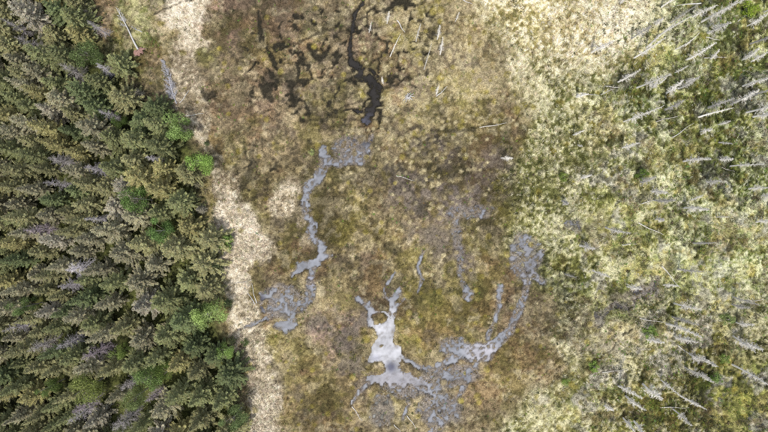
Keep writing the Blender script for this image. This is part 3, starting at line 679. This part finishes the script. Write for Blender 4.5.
for k, (p, q) in enumerate(pts):
    e = float(edge_x(q)); inner = e - p
    u = random.random()
    if inner < 26 and q > 230: ti = random.choice((3, 3, 4, 0, 0))
    elif inner < 40: ti = random.choice((0, 4, 4, 3, 0, 2))
    else: ti = random.choice((0, 0, 0, 1, 1, 1, 2, 4, 4, 4, 3, 5))
    nm, tint = TINTS[ti]; j = random.uniform(1.05, 1.5); tint = tuple(c * j * w for c, w in zip(tint, (1.0, 1.0, 1.0)))
    h = random.uniform(6.6, 10.0) if inner > 14 else random.uniform(5.5, 8.0)
    if random.random() < .12: h *= .7
    r_ = random.uniform(.80, 1.12) * (1.35 if inner < 90 else 1.0)
    var = k % 9; hv = 8 + (var % 3) * .8
    x, y, z = at_px(p, q)
    b, i = rank[k]
    size = 'tall' if h > 8.6 else ('short' if h < 6.4 else 'mid-sized')
    lab = f'{size} {nm} spruce, {words[i]} in from the bog edge, level with the {bands[b][1]}'
    place('spruce_tree', V_SPR[var], (x, y, z - .05), random.uniform(0, 6.28), (r_, h / hv), tint, lab, 'spruce tree', 'living spruces of the wood')
for i in range(18):
    q = 20 + i * 24 + random.uniform(-8, 8); p = float(edge_x(q)) + random.uniform(-8, 9)
    x, y, z = at_px(p, q); h = random.uniform(1.2, 3.2)
    place('young_spruce', V_SPR[i % 9], (x, y, z - .05), random.uniform(0, 6.28), (h / 6.5, h / 8), random.choice(TINTS)[1], f'small young spruce at the wood edge, {words[i]} one counted down from the top', 'spruce tree', 'young spruces along the wood edge')
print('spruces', len(pts), 'hummocks', nh)

# the wood goes on past the mapped trees: one mass
def beyond(name, poly_pts, n):
    vs = []
    for _ in range(n * 6):
        p, q = random.uniform(-330, 260), random.uniform(-330, 760)
        if p > edge_x(q) - 8: continue
        if p > -18 and -26 < q < 456: continue
        vs.append((*[float(v) for v in (wx(p), wy(q))], 0.1))
        if len(vs) >= n: break
    me = bpy.data.meshes.new(name); me.from_pydata(vs, [], [])
    o = bpy.data.objects.new(name, me); C.objects.link(o)
    srcs = []
    ng = bpy.data.node_groups.new('forest_mass', 'GeometryNodeTree')
    ng.interface.new_socket('Geometry', in_out='INPUT', socket_type='NodeSocketGeometry'); ng.interface.new_socket('Geometry', in_out='OUTPUT', socket_type='NodeSocketGeometry')
    n_, l_ = ng.nodes, ng.links
    gi, go = n_.new('NodeGroupInput'), n_.new('NodeGroupOutput')
    src = next(c for c in C.objects if c.name.startswith('crown') and c.data == V_SPR[1][1])
    oi = n_.new('GeometryNodeObjectInfo'); oi.inputs['Object'].default_value = src; oi.transform_space = 'ORIGINAL'
    ip = n_.new('GeometryNodeInstanceOnPoints')
    rv = n_.new('FunctionNodeRandomValue'); rv.data_type = 'FLOAT_VECTOR'; rv.inputs[0].default_value = (0, 0, 0); rv.inputs[1].default_value = (0, 0, 6.28)
    rs = n_.new('FunctionNodeRandomValue'); rs.data_type = 'FLOAT'; rs.inputs[2].default_value = .7; rs.inputs[3].default_value = 1.1
    l_.new(gi.outputs[0], ip.inputs['Points']); l_.new(oi.outputs['Geometry'], ip.inputs['Instance'])
    l_.new(rv.outputs[0], ip.inputs['Rotation']); l_.new(rs.outputs[1], ip.inputs['Scale']); l_.new(ip.outputs[0], go.inputs[0])
    md = o.modifiers.new('scatter', 'NODES'); md.node_group = ng
    o.color = (.15, .14, .075, 1)
    tag(o, 'dense spruce wood stretching away past the photo border', 'forest', kind='stuff')
beyond('forest', None, 900)

# ------------------------------------------------------------------ dead standing trees on the right and in the top middle
snags = [  # foot, tip, bushiness, whiteness
 (591, 53, 616, 36, 1.2, 1.0), (634, 58, 659, 42, 1.0, 1.0), (623, 122, 664, 99, 1.4, 1.0), (618, 82, 638, 70, 1.0, .9), (666, 93, 684, 86, .8, 1.0), (660, 8, 700, 3, .3, 1.1), (691, 18, 718, 7, 1.3, 1.05),
 (686, 60, 714, 44, .5, 1.0), (684, 47, 692, 25, .3, 1.05), (674, 73, 687, 65, .5, .9), (747, 26, 770, 15, 1.3, .95), (750, 62, 772, 54, 1.2, .95), (736, 102, 772, 91, 1.3, 1.0), (743, 86, 772, 77, .9, .9), (752, 117, 778, 111, 1.0, .9),
 (699, 117, 726, 111, .3, 1.1), (717, 125, 736, 120, .7, .9), (636, 88, 668, 77, 1.5, .82), (576, 97, 594, 96, .2, 1.1), (573, 135, 587, 131, .3, 1.0), (619, 5, 640, 2, .6, 1.0), (700, 132, 716, 128, .8, .9), (655, 25, 664, 14, .9, .9),
 (621, 148, 640, 143, 1.2, .9), (651, 192, 666, 190, 1.5, .8), (748, 189, 772, 187, 1.2, .9), (755, 222, 772, 223, 1.1, .85), (690, 200, 703, 200, .9, .8), (718, 160, 733, 156, .8, .9), (580, 178, 590, 177, .8, 1),
 (673, 303, 702, 319, 1.2, .85), (674, 336, 700, 342, 1.1, .8), (618, 386, 648, 400, .9, 1.0), (643, 384, 664, 398, 1.3, .95), (661, 380, 686, 392, .8, 1.0), (673, 409, 692, 422, 1.3, .85), (626, 396, 650, 413, .8, .95), (690, 400, 707, 410, .9, .9), (634, 421, 652, 436, .9, 1.0),
 (733, 336, 757, 341, 1.1, .8), (735, 322, 754, 326, .8, .8), (706, 360, 722, 370, .9, .8), (700, 374, 712, 380, 1.0, .8), (604, 405, 614, 411, .8, .9),
 (387, 24, 390, 9, .6, 1.0), (369, 33, 367, 22, 1.2, 1.0), (390, 57, 390, 38, .2, 1.1), (416, 42, 418, 24, .9, .9), (437, 40, 441, 29, 1.2, .9), (440, 55, 444, 43, 1.0, 1.0), (424, 70, 427, 46, .15, .8), (383, 84, 383, 76, .6, 1.1), (436, 95, 443, 88, .4, 1.0), (501, 158, 508, 153, 1.3, 1.1), (455, 22, 459, 12, 1.0, .9)]
_r = random.Random(11)
while len(snags) < 110:
    p, q = _r.uniform(560, 764), _r.uniform(4, 428)
    if _r.random() > (.7 if 200 < q < 290 else 1) or (p < 620 and _r.random() < .6): continue
    if any((p - a[0]) ** 2 + (q - a[1]) ** 2 < 7 ** 2 for a in snags) or (not 150 < q < 300 and not any((p - a[0]) ** 2 + (q - a[1]) ** 2 < 26 ** 2 for a in snags)): continue
    f = 1 + _r.uniform(.025, .13)
    snags.append((p, q, 384 + (p - 384) * f, 216 + (q - 216) * f, _r.choice((.2, .2, .6, .6, .9, 1.1, 1.4)), _r.uniform(.45, .95)))
V_SNAG = [snag(9, 500 + i, b) for i, b in enumerate((.25, .25, .8, .8, 1.1, 1.1, 1.5, 1.5))]
def sidx(b): return 0 if b < .45 else (2 if b < .95 else (4 if b < 1.25 else 6))
def corner(i):
    p, q = snags[i][:2]
    if p < 520: return 'tree', 'white star-shaped stump'
    if q < 140: return 'c', 'top right corner of the photo'
    if q < 260: return 'c', 'middle of the right border'
    return 'c', 'bottom right corner of the photo'
ANCH = {'white star-shaped stump': (408, 98), 'top right corner of the photo': (768, 0), 'middle of the right border': (768, 205), 'bottom right corner of the photo': (768, 432)}
grp = {}
for i in range(len(snags)): grp.setdefault(corner(i)[1], []).append(i)
for a, ks in grp.items():
    ks.sort(key=lambda i: math.hypot(snags[i][0] - ANCH[a][0], snags[i][1] - ANCH[a][1]))
    for j, i in enumerate(ks):
        p, q, tp, tq, bsh, wht = snags[i]
        rb_, rt_ = math.hypot(p - 384, q - 216), math.hypot(tp - 384, tq - 216)
        h = float(np.clip(HC * (1 - rb_ / max(rt_, rb_ + 3)), 2.2, 12.5))
        look = 'bare pole-like' if bsh < .45 else ('thinly branched' if bsh < .95 else ('feathery' if bsh < 1.25 else 'bushy twigged'))
        size = 'tall' if h > 8 else ('short' if h < 4.5 else 'mid-sized')
        lab = f'{size} {look} grey snag, {"" if j == 0 else words[j] + " "}closest to the {a}'
        x, y, z = at_px(p, q); v = V_SNAG[sidx(bsh) + i % 2]
        sn = place('dead_snag', v, (x, y, z - .05), random.uniform(0, 6.28), ((.95 if h > 5 else .75) * (.65 if p < 520 else 1), h / 9), tuple(c * wht for c in (.80, .77, .71)), lab, 'dead tree', 'standing dead trees on the bog', ('trunk', 'crown'))
        sn.rotation_euler = (random.gauss(0, .07), random.gauss(0, .07), sn.rotation_euler.z); sn.scale.x *= random.uniform(.7, 1.25); sn.scale.y = sn.scale.x

# ------------------------------------------------------------------ fallen logs, stump, uprooted tree
def log(p0, q0, p1, q1, r, tint, label, limbs=0, name='fallen_log', roots=False, crown=0.0):
    xa, ya, za = at_px(p0, q0); xb, yb, zb_ = at_px(p1, q1)
    L = math.hypot(xb - xa, yb - ya); rz = math.atan2(yb - ya, xb - xa)
    zt = max(za, zb_, gz((xa + xb) / 2, (ya + yb) / 2))
    e = empty(name, (xa, ya, zt + r * .25), rz); rr = random.Random(int(p0 * 7 + q0)); tag(e, label, 'fallen tree' if (crown or roots) else 'log', 'fallen dead wood')
    T = MB(); T.tube([(L * t, .22 * math.sin(t * 5 + p0) * (1 - t) * t * 4 * .5, .05 * math.sin(t * 3) + (.35 if roots else 0) * (1 - t)) for t in np.linspace(0, 1, 9)], [r * (1 - .7 * t) for t in np.linspace(0, 1, 9)], (1, 1, 1), 7)
    parts = [('trunk', T.mesh('trunk', M_DEAD, True), tint)]
    if limbs or crown:
        K = MB()
        for i in range(limbs):
            if i: parts.append(('branch', K.mesh('branch', M_DEAD), tint)); K = MB()
            s = (rr.uniform(.2, .95) if not crown else rr.uniform(1 - crown, 1.0)); a = rr.choice((-1, 1)) * rr.uniform(.35, 1.0)
            l_ = rr.uniform(.5, 1.0) * (1.5 if crown else .5) * (1.3 - s); up = rr.uniform(-.05, .5)
            o = np.array([L * s, 0, .05]); d = np.array([math.cos(a), math.sin(a), up]); sd_ = np.array([-d[1], d[0], 0]); en = o + d * l_
            K.tri(o + sd_ * .03, o - sd_ * .03, en, (1, 1, 1)); K.tri(o + np.array([0, 0, .03]), o - np.array([0, 0, .03]), en, (1, 1, 1))
            for k in range(9 if crown else 3):
                f = rr.uniform(.2, 1); pp = o + d * l_ * f; qq = pp + (d * rr.uniform(.3, .8) + sd_ * rr.choice((-1, 1)) * rr.uniform(.3, .7)) * .4 * l_
                K.tri(pp + d * .022, pp - d * .022, qq, np.array((1, 1, 1)) * rr.uniform(.75, 1.1))
        parts.append(('branch', K.mesh('branch', M_DEAD), tint))
    if roots:
        K = MB(); n = 15
        for i in range(n):
            a = 6.283 * i / n + rr.uniform(-.2, .2); l_ = rr.uniform(.6, 1.15)
            K.tube([(0, 0, .35), (-.12, math.cos(a) * l_ * .5, .35 + math.sin(a) * l_ * .5), (-.3 + rr.uniform(-.2, .2), math.cos(a) * l_, .35 + math.sin(a) * l_)], [.13, .08, .02], (.50, .30, .25), 5)
        ring = [np.array([-.18 + rr.uniform(-.12, .12), math.cos(6.283 * k / 22) * rr.uniform(.55, .95), .35 + math.sin(6.283 * k / 22) * rr.uniform(.5, .9)]) for k in range(22)]
        for s, xo in ((1, -.32), (-1, .04)):
            for k in range(22):
                A, B = ring[k], ring[(k + 1) % 22]; cpt = np.array([xo, 0, .35])
                K.tri(cpt, *((A, B) if s > 0 else (B, A)), np.array((.46, .27, .23)) * rr.uniform(.7, 1.3))
        K.v = [np.array((v[0] - (v[2] - .35) * 1.1 - .2, v[1] * 1.25, .25 + v[2] * .75)) for v in K.v]
        parts.append(('root_plate', K.mesh('root_plate', M_DEAD), (1, 1, 1)))
    for n_, me, tn in parts:
        o = bpy.data.objects.new(n_, me); C.objects.link(o); o.parent = e; o.color = (*[c * .7 for c in tn], 1)
    return e
G = (.62, .60, .59)
log(140, 51, 117, 8, .16, (.66, .65, .64), 'uprooted grey tree with red-brown root plate lying in the green clearing', 26, 'fallen_tree', True, .45)
log(177, 104, 163, 60, .10, (.50, .50, .55), 'fallen bluish grey tree with dense dead crown on the pale sedge strip', 110, 'fallen_tree', False, .92)
log(60, 13, 84, 0, .14, G, 'white log lying across the wood near the top border', 4)
log(180, 103, 193, 87, .07, G, 'thin pale log leaning away from the foot of the fallen bluish tree')
log(186, 116, 204, 114, .08, (.7, .68, .64), 'short bleached log on pale sedge just above the topmost edge birch')
log(143, 33, 132, 27, .08, (.5, .5, .52), 'small grey branch lying beside the uprooted tree', 10)
log(255, 304, 245, 287, .09, G, 'forked pale log at the bank of the lower creek', 5)
log(257, 303, 252, 283, .08, (.7, .68, .66), 'slim white log lying next to the forked one by the creek')
log(97, 328, 106, 311, .10, (.8, .78, .76), 'thin white broken trunk inside the lower wood')
log(479, 128, 506, 123, .11, (.62, .58, .52), 'long straight log lying on the tan bog right of the stump', 2)
log(397, 21, 405, 33, .11, (.72, .70, .68), 'slanting white log in the top middle of the bog')
log(461, 0, 472, 5, .09, G, 'short white log cut by the top border')
log(436, 97, 447, 87, .10, (.6, .58, .54), 'crooked log lying right of the star-shaped stump', 5)
log(352, 406, 362, 420, .08, (.7, .66, .62), 'pale twiggy log on brown sedge below the pool', 6)
log(394, 424, 401, 432, .06, (.75, .72, .7), 'slim pale stick at the bottom border below the pool')
log(407, 415, 416, 428, .07, (.75, .72, .7), 'slim pale log pointing at the small bright puddle')
log(396, 176, 415, 181, .07, (.6, .58, .52), 'thin log beside the dark hollow in the middle of the bog', 2)
log(255, 232, 265, 238, .07, (.7, .66, .6), 'short pale log on the bleached sedge left of the creek')
log(235, 283, 252, 280, .07, (.74, .7, .64), 'low branchy log on pale sedge above the forked log', 4)
log(576, 95, 598, 96, .08, (.75, .72, .7), 'level white log on the bleached sedge', 0)
log(700, 4, 664, 8, .09, (.8, .78, .76), 'long white fallen pole near the top right border', 3)

_r = random.Random(23)
for i in range(16):
    q = 14 + i * 26 + _r.uniform(-9, 9); p = _r.uniform(600, 745); a = _r.uniform(-.6, .9) if q < 230 else _r.uniform(-.9, .4); l_ = _r.uniform(14, 32); w_ = _r.uniform(.7, 1.0)
    log(p, q, p + l_ * math.cos(a), q - l_ * math.sin(a), _r.uniform(.06, .11), tuple(c * w_ for c in (.72, .69, .63)), f'weathered fallen pole on the right side of the bog, {words[i]} counted down from the top', _r.randint(2, 6))

def stump(p, q, label):
    x, y, z = at_px(p, q); e = empty('tree_stump', (x, y, z)); tag(e, label, 'stump'); r = random.Random(5); K = MB(); T = MB()
    T.tube([(0, 0, -.1), (.02, 0, .35), (.05, .02, .8)], [.28, .2, .14], (1, 1, 1), 9)
    for i in range(13):
        a = 6.283 * i / 13 + r.uniform(-.15, .15); l_ = r.uniform(.5, 1.15)
        K.tube([(0, 0, .3), (math.cos(a) * l_ * .5, math.sin(a) * l_ * .5, .38 + r.uniform(-.05, .2)), (math.cos(a) * l_, math.sin(a) * l_, .15 + r.uniform(-.1, .3))], [.12, .08, .02], (1, 1, 1), 5)
    for n_, m_ in (('trunk', T), ('root', K)):
        o = bpy.data.objects.new(n_, m_.mesh(n_, M_DEAD, True)); C.objects.link(o); o.parent = e; o.color = (.42, .41, .40, 1)
stump(408, 98, 'white star-shaped stump with spread roots in the top middle of the bog')

# ------------------------------------------------------------------ single green bushes
for i, (p, q, s, tint, lab) in enumerate([
 (648, 331, 1.0, (.17, .24, .06), 'round light green bush alone on the lower right sedge'),
 (592, 366, .85, (.16, .23, .055), 'small green bush at the end of the dark line in the sedge'),
 (564, 380, .65, (.15, .21, .05), 'tiny green bush lowest left of the bushes on the sedge'),
 (229, 241, 1.25, (.15, .23, .06), 'light green bush on pale sedge just off the wood edge'),
 (246, 342, .6, (.08, .11, .04), 'small dark green bush on the pale strip by the lower creek'),
 (712, 376, .9, (.12, .18, .05), 'green bush among the lower right snags'),
 (722, 357, .8, (.14, .19, .05), 'pale green bush above another among the lower right snags'),
 (724, 318, 1.0, (.15, .19, .07), 'wide pale green bush near the right border of the bog'),
 (745, 12, 1.2, (.17, .23, .03), 'bright yellow green bush near the top right corner'),
 (561, 177, .8, (.13, .17, .04), 'green bush in the bleached sedge right of the middle'),
 (640, 175, .9, (.10, .15, .03), 'deep green bush on the mottled sedge at right'),
 (312, 153, .55, (.24, .27, .11), 'tiny pale green bush left of the upper creek')]):
    x, y, z = at_px(p, q)
    place('green_bush', V_BUSH[i % 2], (x, y, z - .1), i * 1.3, (s * 1.1, s * .9), tuple(c * 1.6 for c in tint), lab, 'bush', 'green bushes on the bog', ('stem', 'crown'))
